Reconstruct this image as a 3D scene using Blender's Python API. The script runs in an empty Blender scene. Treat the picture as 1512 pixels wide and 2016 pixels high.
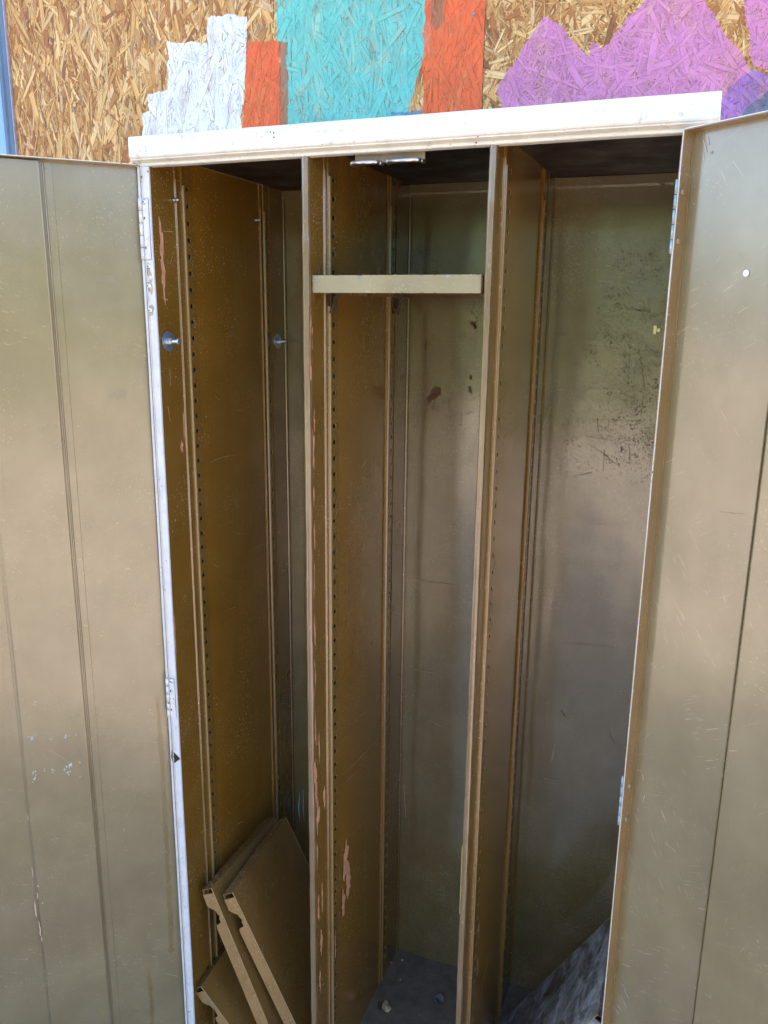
import bpy, bmesh, math, random
from mathutils import Vector, Matrix, Euler, noise as mnoise
R = math.radians
rnd = random.Random(7)
scn = bpy.context.scene
COL = scn.collection

# ---------------------------------------------------------------- camera
cam_d = bpy.data.cameras.new('camera')
cam = bpy.data.objects.new('camera', cam_d); COL.objects.link(cam)
CL = Vector((0.9354, -1.2685, 1.7866)); CR = Euler((R(76.2332), R(-0.6508), R(21.1736)), 'XYZ')
cam.location = CL; cam.rotation_euler = CR
cam_d.sensor_fit = 'VERTICAL'; cam_d.sensor_height = 24.0; cam_d.lens = 24.0*1600.5/2016.0
cam_d.clip_start = 0.02; cam_d.clip_end = 400
scn.camera = cam

# ---------------------------------------------------------------- sky, sun, exposure
SUN_EL, SUN_AZ = R(33), R(165)         # high behind the wall: locker stands in open shade, the yard in front is sunlit; azimuth from -Y towards +X
w = bpy.data.worlds.new('World'); scn.world = w; w.use_nodes = True
wn = w.node_tree.nodes; wl = w.node_tree.links
bg = wn['Background']; sky = wn.new('ShaderNodeTexSky'); sky.sky_type = 'NISHITA'; sky.sun_disc = False
sky.sun_elevation = SUN_EL; sky.sun_rotation = math.pi - SUN_AZ
sky.air_density = 0.9; sky.dust_density = 3.0; sky.ozone_density = 1.3
wl.new(sky.outputs[0], bg.inputs[0]); bg.inputs[1].default_value = 0.15
sd = bpy.data.lights.new('sun', 'SUN'); sun = bpy.data.objects.new('sun', sd); COL.objects.link(sun)
sd.energy = 4.3; sd.angle = R(0.6); sd.color = (1.0, 0.93, 0.82)
sdir = Vector((math.sin(SUN_AZ)*math.cos(SUN_EL), -math.cos(SUN_AZ)*math.cos(SUN_EL), math.sin(SUN_EL)))
sun.rotation_euler = sdir.to_track_quat('Z', 'Y').to_euler()
sun.location = sdir*20
scn.view_settings.view_transform = 'Standard'; scn.view_settings.look = 'None'
scn.view_settings.exposure = 2.9; scn.view_settings.gamma = 1.0
scn.cycles.max_bounces = 10; scn.cycles.diffuse_bounces = 6; scn.cycles.glossy_bounces = 5

# ---------------------------------------------------------------- constants (metres)
W = 0.88; D = 0.499; ZT = 2.03; ZC = 2.055; ZF = 0.098
X1, X1R = 0.2962, 0.3095      # left divider faces
X2, X2R = 0.6090, 0.6205      # right divider faces
WALL_Y = 0.545

_M = CR.to_matrix()
def at(px, py, ax, val):
    """photo pixel -> point on the real plane where axis ax has value val"""
    r = _M @ Vector(((px-756)/1600.5, -(py-1008)/1600.5, -1.0))
    return CL + r*((val-CL[ax])/r[ax])
def at_plane(px, py, P, n):
    r = _M @ Vector(((px-756)/1600.5, -(py-1008)/1600.5, -1.0))
    return CL + r*(((P-CL).dot(n))/r.dot(n))

# ---------------------------------------------------------------- material helpers
class G:
    def __init__(s, name):
        s.m = bpy.data.materials.new(name); s.m.use_nodes = True
        s.nt = s.m.node_tree; s.n = s.nt.nodes; s.l = s.nt.links
        s.b = s.n['Principled BSDF']
        tc = s.n.new('ShaderNodeTexCoord'); s.co = tc.outputs['Object']
    def put(s, sock, v):
        if isinstance(v, bpy.types.NodeSocket): s.l.new(v, sock)
        elif isinstance(v, (tuple, list)) and len(v) == 3 and sock.type == 'RGBA': sock.default_value = (*v, 1)
        else: sock.default_value = v
    def map(s, scale=(1,1,1), rot=(0,0,0), loc=(0,0,0), co=None):
        m = s.n.new('ShaderNodeMapping'); s.l.new(co or s.co, m.inputs[0])
        m.inputs['Scale'].default_value = scale; m.inputs['Rotation'].default_value = rot; m.inputs['Location'].default_value = loc
        return m.outputs[0]
    def noise(s, scale=5, detail=3, rough=0.55, co=None, dist=0):
        n = s.n.new('ShaderNodeTexNoise'); s.l.new(co or s.co, n.inputs['Vector'])
        n.inputs['Scale'].default_value = scale; n.inputs['Detail'].default_value = detail
        n.inputs['Roughness'].default_value = rough; n.inputs['Distortion'].default_value = dist
        return n.outputs['Fac']
    def vor(s, scale=50, co=None, feature='F1', out='Distance'):
        n = s.n.new('ShaderNodeTexVoronoi'); s.l.new(co or s.co, n.inputs['Vector']); n.feature = feature
        n.inputs['Scale'].default_value = scale
        return n.outputs[out]
    def rng(s, v, a, b, c=0.0, d=1.0, smooth=False):
        n = s.n.new('ShaderNodeMapRange'); s.put(n.inputs[0], v)
        if smooth: n.interpolation_type = 'SMOOTHSTEP'
        for i, x in enumerate((a, b, c, d)): s.put(n.inputs[i+1], x)
        return n.outputs[0]
    def math(s, op, a, b=0.0, c=0.0, clamp=False):
        n = s.n.new('ShaderNodeMath'); n.operation = op; n.use_clamp = clamp
        s.put(n.inputs[0], a); s.put(n.inputs[1], b)
        if op in ('MULTIPLY_ADD', 'COMPARE'): s.put(n.inputs[2], c)
        return n.outputs[0]
    def mix(s, f, a, b, mode='MIX'):
        n = s.n.new('ShaderNodeMix'); n.data_type = 'RGBA'; n.blend_type = mode
        s.put(n.inputs[0], f); s.put(n.inputs[6], a); s.put(n.inputs[7], b)
        return n.outputs[2]
    def xyz(s, co=None):
        n = s.n.new('ShaderNodeSeparateXYZ'); s.l.new(co or s.co, n.inputs[0]); return n.outputs
    def bump(s, h, strength=0.3, dist=0.001, normal=None):
        n = s.n.new('ShaderNodeBump'); s.put(n.inputs['Height'], h); n.inputs['Strength'].default_value = strength
        n.inputs['Distance'].default_value = dist
        if normal: s.l.new(normal, n.inputs['Normal'])
        return n.outputs[0]
    def done(s, col, rough=0.5, metal=0.0, normal=None, spec=0.5, coat=0.0):
        s.put(s.b.inputs['Base Color'], col); s.put(s.b.inputs['Roughness'], rough); s.put(s.b.inputs['Metallic'], metal)
        s.put(s.b.inputs['Specular IOR Level'], spec); s.put(s.b.inputs['Coat Weight'], coat); s.b.inputs['Coat Roughness'].default_value = 0.16
        if normal: s.l.new(normal, s.b.inputs['Normal'])
        return s.m

def enamel(name, base, rough=0.3, mott=0.2, dust=0.15, speck=0.0, speck_z=(1.25, 2.02), scuff=0.25,
           dustcol=(0.30, 0.25, 0.17), spec=0.9, stain=0.0, streak=0.10, wav=1.0, coat=0.5, fine=0.0, crease=0.0):
    """old brown stove enamel on folded sheet steel: mottling, dust, scuffs, pin-point rust, gentle oil-canning"""
    g = G(name)
    dk = tuple(c*0.72 for c in base); lt = tuple(min(1, c*1.25) for c in base)
    m1 = g.noise(4.5, 4, 0.6); c = g.mix(g.rng(m1, 0.35, 0.68), dk, lt)
    c = g.mix(1-mott*2.2 if mott < 0.45 else 0.0, c, base)
    # dust film, heavier in clouds
    d = g.math('MULTIPLY', g.rng(g.noise(9, 5, 0.65), 0.42, 0.75), dust)
    c = g.mix(d, c, dustcol)
    # fine vertical wiping streaks
    st = g.noise(1.0, 3, 0.6, g.map((130, 130, 3.5)))
    c = g.mix(g.math('MULTIPLY', g.rng(st, 0.45, 0.8), streak), c, tuple(min(1, x*1.7+0.02) for x in base))
    # scuffs: thin pale hair scratches in several directions
    for k, rx in enumerate((0.45, -0.8, 1.25, 2.2)):
        s1 = g.noise(1.0, 1.5, 0.5, g.map((330, 330, 26), loc=(k*3.1, k, 0), co=g.map(rot=(rx, rx, 0))))
        s2 = g.rng(g.noise(6, 2, 0.5, g.map(loc=(k*5.3, 2.2*k, k))), 0.50, 0.66)
        c = g.mix(g.math('MULTIPLY', g.math('MULTIPLY', g.rng(s1, 0.67, 0.73), s2), scuff), c, (0.55, 0.42, 0.28))
    if fine > 0:
        fl = g.math('MULTIPLY', g.rng(g.noise(210, 3, 0.7), 0.52, 0.62), g.rng(g.noise(5, 4, 0.65, g.map(loc=(8, 1, 3))), 0.46, 0.66))
        c = g.mix(g.math('MULTIPLY', fl, fine), c, (0.33, 0.26, 0.18))
    ro = g.rng(g.noise(14, 4, 0.6), 0.3, 0.75, rough*0.8, rough*1.35)
    if stain > 0:
        sn = g.noise(1.0, 5, 0.7, g.map((9, 9, 3)))
        c = g.mix(g.math('MULTIPLY', g.rng(sn, 0.5, 0.72), stain), c, tuple(x*0.45 for x in base))
    if speck > 0:
        z = g.xyz()[2]
        zm = g.math('MULTIPLY', g.rng(z, speck_z[0], speck_z[0]+0.3, 0, 1, True), g.rng(z, speck_z[1]-0.15, speck_z[1]+0.05, 1, 0, True))
        cl = g.math('MULTIPLY', g.rng(g.noise(5, 5, 0.7), 0.36, 0.55), zm)
        v = g.vor(190); sz = g.noise(55, 3, 0.6)
        t1 = g.math('MULTIPLY', g.rng(sz, 0.30, 0.62, 0.05, 0.42), cl)
        dots = g.rng(g.math('SUBTRACT', t1, v), -0.02, 0.10); halo = g.rng(g.math('SUBTRACT', t1, v), -0.30, 0.10)
        v2 = g.vor(85, g.map(loc=(3, 1, 2)))
        t2 = g.math('MULTIPLY', g.rng(g.noise(21, 2, 0.5), 0.45, 0.72, 0.0, 0.24), zm)
        dots2 = g.rng(g.math('SUBTRACT', t2, v2), -0.02, 0.06)
        v3 = g.vor(420); dots3 = g.rng(g.math('SUBTRACT', g.math('MULTIPLY', g.rng(g.noise(9, 5, 0.75, g.map(loc=(2, 2, 2))), 0.36, 0.60, 0.0, 0.48), zm), v3), -0.02, 0.12)
        dd = g.math('MULTIPLY', g.math('MAXIMUM', g.math('MAXIMUM', dots, dots2), g.math('MULTIPLY', dots3, 0.85)), speck)
        c = g.mix(g.math('MULTIPLY', g.math('MULTIPLY', halo, cl), 0.55), c, (0.13, 0.075, 0.035))
        c = g.mix(dd, c, (0.078, 0.046, 0.024)); ro = g.math('ADD', ro, g.math('MULTIPLY', dd, 0.4), clamp=True)
    h = g.math('ADD', g.math('MULTIPLY', g.noise(5.5, 2, 0.4, g.map((1, 1, 0.5))), 3.0*wav), g.math('MULTIPLY', g.noise(160, 3, 0.6), 0.05))
    if crease > 0:
        h = g.math('ADD', h, g.math('MULTIPLY', g.noise(1.0, 2, 0.5, g.map((2.0, 2.0, 9.0), loc=(0, 0, 3))), 1.1*crease))
        h = g.math('ADD', h, g.math('MULTIPLY', g.noise(28, 2, 0.5), 0.16*crease))
    nb = g.bump(h, 0.5, 0.0022)
    sk = g.math('MULTIPLY', g.math('SUBTRACT', 1.0, dd), spec) if speck > 0 else spec; ck = g.math('MULTIPLY', g.math('SUBTRACT', 1.0, dd), coat) if speck > 0 else coat
    return g.done(c, ro, 0.0, nb, sk, ck)

BASE = (0.150, 0.088, 0.028)
M_side = enamel('brown enamel side', (0.215, 0.100, 0.006), 0.19, dust=0.05, scuff=0.9)
M_back = enamel('brown enamel back', (0.165, 0.112, 0.040), 0.17, dust=0.20, fine=0.5, crease=1.0, spec=1.0, coat=1.0, speck=0.85, scuff=0.30, stain=0.30, dustcol=(0.30, 0.245, 0.15))
M_door = enamel('brown enamel door', (0.195, 0.144, 0.068), 0.22, dust=0.15, scuff=0.38, mott=0.2, stain=0.14, wav=2.0, crease=0.35, streak=0.03, spec=1.0, coat=0.6)
M_fold = enamel('brown enamel fold', (0.170, 0.086, 0.012), 0.22, dust=0.06, scuff=0.8, wav=0.4)
M_ceil = enamel('brown enamel ceiling shade', (0.016, 0.008, 0.004), 0.5, dust=0.05, scuff=0.25, spec=0.25, coat=0.0, dustcol=(0.10,0.07,0.045))  # near-black base paints in the shade under the top
M_shelf = enamel('brown enamel shelf', (0.185, 0.095, 0.024), 0.19, dust=0.22, fine=0.3, dustcol=(0.28, 0.17, 0.08), stain=0.3, scuff=0.4, wav=0.3)
M_lip = enamel('brown enamel shelf lip', (0.29, 0.150, 0.040), 0.26, dust=0.3, dustcol=(0.36, 0.23, 0.11), scuff=0.7, stain=0.25, wav=0.3)
M_shelf_front = enamel('khaki enamel shelf', (0.235, 0.178, 0.082), 0.33, dust=0.35, dustcol=(0.40,0.33,0.20), scuff=0.9, stain=0.22, fine=0.35, wav=0.3, streak=0.0)
M_flange = enamel('brown enamel flange', (0.21, 0.125, 0.045), 0.34, dust=0.15, scuff=0.6, wav=0.3)

def mat_white(name, col=(0.80, 0.79, 0.77), dirt=0.8, chip=0.6, rough=0.4):
    g = G(name)
    c = g.mix(g.rng(g.noise(25, 5, 0.7), 0.45, 0.75), col, tuple(x*0.80 for x in col))
    c = g.mix(g.math('MULTIPLY', g.rng(g.noise(70, 4, 0.75), 0.60, 0.68), 0.35*dirt), c, (0.33, 0.27, 0.20))
    v = g.math('MULTIPLY', g.math('LESS_THAN', g.vor(120), g.rng(g.noise(18, 3, 0.6), 0.50, 0.72, 0.0, 0.30)), chip)
    c = g.mix(v, c, (0.10, 0.065, 0.045))
    nb = g.bump(g.math('ADD', g.noise(90, 4, 0.6), g.math('MULTIPLY', v, -0.6)), 0.35, 0.0006)
    return g.done(c, rough, 0, nb)
M_white = mat_white('white paint', (0.70, 0.675, 0.61), 1.4, 1.0)
M_jamb = mat_white('white paint worn', (0.66, 0.65, 0.68), 1.0, 0.8, 0.35)

def mat_edge(name, col, worn, thr=0.5, rough=0.35):
    g = G(name)
    c = g.mix(g.rng(g.noise(1.0, 3, 0.6, g.map((60, 60, 12))), 0.35, 0.7, 0, 0.35), col, worn)
    n = g.noise(1.0, 5, 0.75, g.map((420, 420, 150)))
    k = g.math('MULTIPLY', g.rng(n, thr+0.05, thr+0.10), g.rng(g.noise(1.0, 3, 0.6, g.map((90, 90, 16), loc=(5, 5, 5))), 0.40, 0.62))
    c = g.mix(k, c, tuple(min(1, x*1.25) for x in worn))
    k2 = g.math('MULTIPLY', g.rng(g.noise(1, 4, 0.7, g.map((300, 300, 90), loc=(2, 2, 2))), 0.60, 0.64), g.rng(g.noise(1, 2, 0.5, g.map((20, 20, 7), loc=(1, 1, 1))), 0.5, 0.62))
    c = g.mix(k2, c, (0.36, 0.18, 0.11))
    return g.done(c, g.rng(n, 0.3, 0.7, rough*0.7, rough*1.3), 0, g.bump(n, 0.25, 0.0005), 0.8, 0.4)
M_edge = mat_edge('divider nose worn enamel', (0.150, 0.090, 0.038), (0.26, 0.195, 0.13), 0.56, 0.20)
M_bead = mat_edge('rubbed bead and lit lip', (0.24, 0.145, 0.042), (0.34, 0.24, 0.12), 0.5)
M_rub = mat_edge('tray edge rub and highlight', (0.36, 0.25, 0.12), (0.46, 0.34, 0.19), 0.7)
M_bead_pink = mat_edge('fold rubbed to primer', (0.20, 0.11, 0.04), (0.50, 0.30, 0.19), 0.50)

def flat(name, col, rough=0.5, metal=0.0, var=0.15, sc=60, bump=0.2):
    g = G(name); n = g.noise(sc, 4, 0.6)
    c = g.mix(g.rng(n, 0.35, 0.7), tuple(x*(1-var) for x in col), tuple(min(1, x*(1+var)) for x in col))
    return g.done(c, rough, metal, g.bump(n, bump, 0.0006))
M_void = flat('dark cavity shade', (0.02, 0.013, 0.008), 0.7)  # near-black stands in for the shade inside slots and holes
M_zinc = flat('zinc plated steel', (0.62, 0.66, 0.70), 0.30, 0.9, 0.12, 120)
M_zinc_blue = flat('zinc washer', (0.34, 0.42, 0.55), 0.36, 0.75, 0.18, 150)
M_chrome = flat('dull chrome', (0.50, 0.48, 0.48), 0.28, 1.0, 0.05)
M_clip = flat('dark clip steel', (0.085, 0.060, 0.040), 0.4, 0.2)
M_plate = flat('beige painted steel', (0.20, 0.15, 0.10), 0.45, 0, 0.15)
M_brass = flat('dull brass', (0.60, 0.50, 0.25), 0.35, 0.8)
M_cyan = flat('pale cyan paint', (0.35, 0.60, 0.66), 0.45, 0, 0.25, 90)
M_scr = flat('scratch to bare primer', (0.40, 0.28, 0.15), 0.6, 0, 0.3, 200)
M_scrw = flat('scratch with white rub', (0.40, 0.42, 0.40), 0.6, 0, 0.3, 200)
M_primer = flat('salmon primer', (0.56, 0.285, 0.170), 0.65, 0, 0.22, 80, 0.5)
M_rustpatch = flat('rust patch', (0.13, 0.055, 0.028), 0.8, 0, 0.4, 90, 0.8)
M_drip = enamel('dried drip', (0.165, 0.108, 0.034), 0.25, dust=0.1)
M_rubspot = flat('pale rub on enamel', (0.40, 0.32, 0.20), 0.5, 0, 0.3, 200)
M_bluesmear = flat('thin blue smear', (0.22, 0.27, 0.28), 0.45, 0, 0.3, 120)
M_tape = enamel('old tape mark', (0.185, 0.132, 0.060), 0.36, dust=0.5)
M_yellow = flat('yellow green paint rub', (0.34, 0.34, 0.10), 0.5, 0, 0.2, 90)
M_floor = (lambda g: g.done(
    g.mix(g.math('LESS_THAN', g.vor(210), g.rng(g.noise(30, 3), 0.45, 0.8, 0.02, 0.2)),
          g.mix(g.rng(g.noise(30, 5, 0.7), 0.35, 0.7), (0.098, 0.072, 0.048), (0.175, 0.133, 0.090)), (0.22, 0.2, 0.17)),
    0.75, 0, g.bump(g.noise(180, 5, 0.7), 0.6, 0.0012)))(G('dusty dark floor'))
def _dusty():
    g = G('dust smeared steel')
    s1 = g.noise(1.0, 6, 0.72, g.map((3.0, 11, 20), (0, 0, 0.15)), 1.0)
    s2 = g.noise(1.0, 5, 0.7, g.map((8, 45, 45), (0, 0, 0.3), (4, 4, 4)), 0.5)
    f = g.math('ADD', g.math('MULTIPLY', s1, 0.7), g.math('MULTIPLY', s2, 0.3))
    c = g.mix(g.rng(f, 0.42, 0.60), (0.105, 0.082, 0.050), (0.420, 0.400, 0.385))
    c = g.mix(g.rng(f, 0.60, 0.70), c, (0.60, 0.58, 0.56))
    return g.done(c, g.rng(f, 0.4, 0.65, 0.35, 0.8), 0, g.bump(f, 0.3, 0.001))
M_dusty = _dusty()

# ---------------------------------------------------------------- mesh helpers
def bm_new(): return bmesh.new()
def obj(name, bm, mat, parent=None, smooth=False):
    me = bpy.data.meshes.new(name); bm.normal_update(); bm.to_mesh(me); bm.free()
    for m in (mat if isinstance(mat, (list, tuple)) else [mat]): me.materials.append(m)
    if smooth:
        for p in me.polygons: p.use_smooth = True
    o = bpy.data.objects.new(name, me); COL.objects.link(o)
    if parent: o.parent = parent; o.matrix_parent_inverse = parent_inv(parent)
    return o
def world_m(o):
    m = Matrix.LocRotScale(o.location, o.rotation_euler, o.scale)
    if o.parent: m = world_m(o.parent) @ o.matrix_parent_inverse @ m
    return m
def parent_inv(p): return world_m(p).inverted()
def thing(name, label, cat, loc=(0, 0, 0), group=None):
    o = bpy.data.objects.new(name, None); COL.objects.link(o); o.location = loc
    o.empty_display_size = 0.05
    o['label'] = label; o['category'] = cat
    if group: o['group'] = group
    return o
def tag(o, label, cat, group=None):
    o['label'] = label; o['category'] = cat
    if group: o['group'] = group
    return o
def box(bm, a, b, mi=0):
    x0, y0, z0 = a; x1, y1, z1 = b
    v = [bm.verts.new(p) for p in ((x0,y0,z0),(x1,y0,z0),(x1,y1,z0),(x0,y1,z0),(x0,y0,z1),(x1,y0,z1),(x1,y1,z1),(x0,y1,z1))]
    for f in ((0,3,2,1),(4,5,6,7),(0,1,5,4),(1,2,6,5),(2,3,7,6),(3,0,4,7)):
        bm.faces.new([v[i] for i in f]).material_index = mi
def bevel(bm, w=0.001, seg=2):
    bmesh.ops.bevel(bm, geom=list(bm.edges), offset=w, segments=seg, affect='EDGES', clamp_overlap=True)
def extrude_profile(bm, prof, fn, a, b, n=1, mi=0, closed=False):
    """prof: list of 2D points, fn(p, t)->3D, along t from a to b"""
    rows = []
    for k in range(n+1):
        t = a+(b-a)*k/n
        rows.append([bm.verts.new(fn(p, t)) for p in prof])
    m = len(prof)
    for k in range(n):
        for i in range(m if closed else m-1):
            j = (i+1) % m
            bm.faces.new((rows[k][i], rows[k][j], rows[k+1][j], rows[k+1][i])).material_index = mi
    return rows
def cyl(bm, c, axis, r0, r1, L, seg=20, cap=True, mi=0):
    a = Vector(axis).normalized(); u = a.orthogonal().normalized(); v = a.cross(u); c = Vector(c)
    A = [bm.verts.new(c+(u*math.cos(2*math.pi*i/seg)+v*math.sin(2*math.pi*i/seg))*r0) for i in range(seg)]
    B = [bm.verts.new(c+a*L+(u*math.cos(2*math.pi*i/seg)+v*math.sin(2*math.pi*i/seg))*r1) for i in range(seg)]
    for i in range(seg):
        j = (i+1) % seg; bm.faces.new((A[i], A[j], B[j], B[i])).material_index = mi
    if cap: bm.faces.new(A[::-1]).material_index = mi; bm.faces.new(B).material_index = mi
def dome(bm, c, axis, r, h, seg=16, rings=4):
    a = Vector(axis).normalized(); u = a.orthogonal().normalized(); v = a.cross(u); c = Vector(c)
    prev = None
    for k in range(rings):
        t = k/rings*math.pi/2; rr = r*math.cos(t); hh = h*math.sin(t)
        ring = [bm.verts.new(c+a*hh+(u*math.cos(2*math.pi*i/seg)+v*math.sin(2*math.pi*i/seg))*rr) for i in range(seg)]
        if prev:
            for i in range(seg): bm.faces.new((prev[i], prev[(i+1)%seg], ring[(i+1)%seg], ring[i]))
        prev = ring
    top = bm.verts.new(c+a*h)
    for i in range(seg): bm.faces.new((prev[i], prev[(i+1)%seg], top))
def bead_part(name, face_x, y, z0, z1, r, mat, parent, sgn=1, n=24):
    """half round pressed bead running up a side wall; face looks to +x (sgn 1)"""
    bm = bm_new(); prof = [(math.cos(t)*r, math.sin(t)*r) for t in [math.pi*i/6 for i in range(7)]]
    jit = rnd.random()*50
    extrude_profile(bm, prof, lambda p, t: (face_x+sgn*p[1]*0.9, y-p[0]+0.0006*mnoise.noise((jit, 0, t*2.2)), t), z0, z1, n)
    return obj(name, bm, mat, parent, True)

# thin sliver decals: scratches and chips with their own outline, standing 0.15 mm proud
def lift(o, u, v): return o+u.cross(v)*rnd.uniform(-.00007, .00007)
def sliver(bm, o, u, v, pts, w):
    o = lift(o, u, v)
    """pts: list of (a,b) along u,v from o; tapered ribbon"""
    n = len(pts); L = []; Rr = []
    for i, (a, b) in enumerate(pts):
        a0, b0 = pts[max(0, i-1)]; a1, b1 = pts[min(n-1, i+1)]
        dx, dy = a1-a0, b1-b0; l = math.hypot(dx, dy) or 1
        ww = w*(math.sin(math.pi*(i+0.15)/(n-0.7)) if n > 2 else 1)*rnd.uniform(0.5, 1.2)*0.26
        L.append(bm.verts.new(o+u*(a-dy/l*ww)+v*(b+dx/l*ww))); Rr.append(bm.verts.new(o+u*(a+dy/l*ww)+v*(b-dx/l*ww)))
    for i in range(n-1): bm.faces.new((L[i], L[i+1], Rr[i+1], Rr[i]))
def blob(bm, o, u, v, ca, cb, ra, rb, seg=14, rough=0.35):
    o = lift(o, u, v)
    c = bm.verts.new(o+u*ca+v*cb); s = rnd.random()*90; ring = []
    for i in range(seg):
        t = 2*math.pi*i/seg; k = 1+rough*2*mnoise.noise((math.cos(t)*1.7+s, math.sin(t)*1.7, s))+rnd.uniform(-.12, .12)
        ring.append(bm.verts.new(o+u*(ca+ra*k*math.cos(t))+v*(cb+rb*k*math.sin(t))))
    for i in range(seg): bm.faces.new((c, ring[i], ring[(i+1)%seg]))
def stuff(o): o['kind'] = 'stuff'; return o
def rand_scratches(bm, o, u, v, A, B, n, lmin, lmax, w, ang=(0, math.pi)):
    for _ in range(n):
        a = rnd.uniform(*A); b = rnd.uniform(*B); th = rnd.uniform(*ang); l = rnd.uniform(lmin, lmax)*rnd.random()**0.7
        k = rnd.randint(3, 5); pts = []; 
        for i in range(k):
            pts.append((a, b)); a += math.cos(th)*l/k; b += math.sin(th)*l/k; th += rnd.uniform(-.35, .35)
        sliver(bm, o, u, v, pts, w*rnd.uniform(.5, 1.3))

X_, Y_, Z_ = Vector((1,0,0)), Vector((0,1,0)), Vector((0,0,1))

# ================================================================ setting
bm = bm_new(); box(bm, (-60, -60, -0.3), (60, 60, 0.0))
gg = G('concrete paving'); gn = gg.noise(3, 6, 0.6)
mg = gg.done(gg.mix(gg.rng(gn, 0.35, 0.7), (0.27, 0.215, 0.17), (0.40, 0.325, 0.26)), 0.9, 0, gg.bump(gg.noise(60, 5), 0.4, 0.003))
o = obj('ground', bm, mg); o['kind'] = 'structure'

# ---- foliage across the yard (behind the camera; it mirrors softly in the enamel)
bm = bm_new() if False else bmesh.new(); rr = random.Random(2)
gf = G('sunlit foliage'); gfn = gf.noise(2.2, 4, 0.6)
mf = gf.done(gf.mix(gf.rng(gfn, 0.35, 0.7), (0.075, 0.110, 0.050), (0.17, 0.22, 0.11)), 0.6)
for i in range(24000):
    x = rr.uniform(-18, 18); top = 4.4+0.9*mnoise.noise((x*.35, 2, 0))+.4*mnoise.noise((x*1.3, 7, 0)); z = top*rr.random()**.8; y = -12.0-rr.random()*1.3+.5*mnoise.noise((x*.8, z*.8, 1))
    a = rr.uniform(0, 6.28); b = rr.uniform(-.6, 1.1); l = rr.uniform(.07, .16); u = Vector((math.cos(a), math.sin(a)*.6, math.sin(b))).normalized()*l; v = Vector((-math.sin(a)*.7, math.cos(a), .5)).normalized()*l*.55
    c = Vector((x, y, z)); bm.faces.new([bm.verts.new(q) for q in (c-u, c-v, c+u, c+v)])
box(bm, (-18, -14.0, 0), (18, -13.3, 3.8))
o = obj('foliage', bm, mf); o['kind'] = 'stuff'; o['label'] = 'band of green foliage across the yard opposite the locker'; o['category'] = 'foliage'

# ---- OSB wall -------------------------------------------------------
def osb_mat(name, painted):
    g = G(name)
    at_ = g.n.new('ShaderNodeAttribute'); at_.attribute_name = 'tint'; tint = at_.outputs['Color']
    uvn = g.n.new('ShaderNodeUVMap'); uvn.uv_map = 'UVMap'; uv = uvn.outputs[0]
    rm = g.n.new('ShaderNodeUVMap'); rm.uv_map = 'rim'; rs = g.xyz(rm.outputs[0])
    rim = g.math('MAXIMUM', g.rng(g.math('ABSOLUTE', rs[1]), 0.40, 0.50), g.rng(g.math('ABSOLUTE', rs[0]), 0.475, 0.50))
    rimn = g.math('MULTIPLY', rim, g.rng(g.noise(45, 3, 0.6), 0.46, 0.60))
    grain = g.noise(1.0, 4, 0.65, g.map((3, 260, 1), co=uv))
    c = g.mix(g.rng(grain, 0.35, 0.7, 0.0, 0.55), tint, g.mix(1.0, tint, (0.55, 0.38, 0.24), 'MULTIPLY'))
    c = g.mix(g.rng(g.noise(9, 4, 0.6), 0.55, 0.8, 0.0, 0.4), c, g.mix(1.0, c, (0.8, 0.55, 0.35), 'MULTIPLY'))
    c = g.mix(g.math('MULTIPLY', rim, 0.42), c, g.mix(1.0, c, (0.42, 0.24, 0.12), 'MULTIPLY'))  # strand edges darkened in the colour, standing for shade in the gaps
    co = g.xyz(); x, y, z = co[0], co[1], co[2]
    ro = 0.55
    wob = g.math('MULTIPLY', g.math('SUBTRACT', g.noise(28, 4, 0.7), 0.5), 0.018)
    wob = g.math('ADD', wob, g.math('MULTIPLY', g.math('SUBTRACT', g.noise(7, 3, 0.6), 0.5), 0.012))
    def convex(px, dep=0.0):
        pts = [at(a, b, 1, WALL_Y) for a, b in px]; cx = sum(p.x for p in pts)/len(pts); cz = sum(p.z for p in pts)/len(pts)
        out = None
        for i in range(len(pts)):
            p, q = pts[i], pts[(i+1) % len(pts)]
            nx, nz = -(q.z-p.z), (q.x-p.x); l = math.hypot(nx, nz); nx /= l; nz /= l
            k = -(nx*p.x+nz*p.z)
            if nx*cx+nz*cz+k < 0: nx, nz, k = -nx, -nz, -k
            d = g.math('ADD', g.math('MULTIPLY_ADD', x, nx, k), g.math('MULTIPLY', z, nz))
            out = d if out is None else g.math('MINIMUM', out, d)
        return g.rng(g.math('ADD', out, wob), -0.0008, 0.0008)
    # bare spots where the brush skipped the low places between strands
    lay = g.n.new('ShaderNodeAttribute'); lay.attribute_name = 'layer'
    skip = g.math('MULTIPLY', g.math('GREATER_THAN', g.math('ADD', lay.outputs['Fac'], g.math('MULTIPLY', g.noise(55, 4, 0.75), 0.9)), 0.70), g.rng(rimn, 0.30, 0.50, 1, 0))
    for col, polys, cov, alpha in painted:
        m = None
        for pl in polys:
            k = convex(pl); m = k if m is None else g.math('MAXIMUM', m, k)
        if cov: m = g.math('MULTIPLY', m, skip)
        m = g.math('MULTIPLY', m, g.rng(g.noise(1.0, 5, 0.75, g.map((22, 22, 7))), 0.30, 0.50, alpha-0.40, alpha))
        vv = g.mix(g.rng(g.noise(22, 4, 0.6), 0.3, 0.7), tuple(c_*0.84 for c_ in col), tuple(min(1, c_*1.08) for c_ in col))
        c = g.mix(m, c, vv)
    c = g.mix(g.math('MULTIPLY', rim, 0.35), c, g.mix(1.0, c, (0.60, 0.52, 0.50), 'MULTIPLY'))  # same edge shade multiplied over the paint to bring out relief
    return g.done(c, ro, 0, g.bump(g.math('ADD', grain, g.math('MULTIPLY', rim, -2.5)), 0.5, 0.0008), 0.35)

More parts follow.
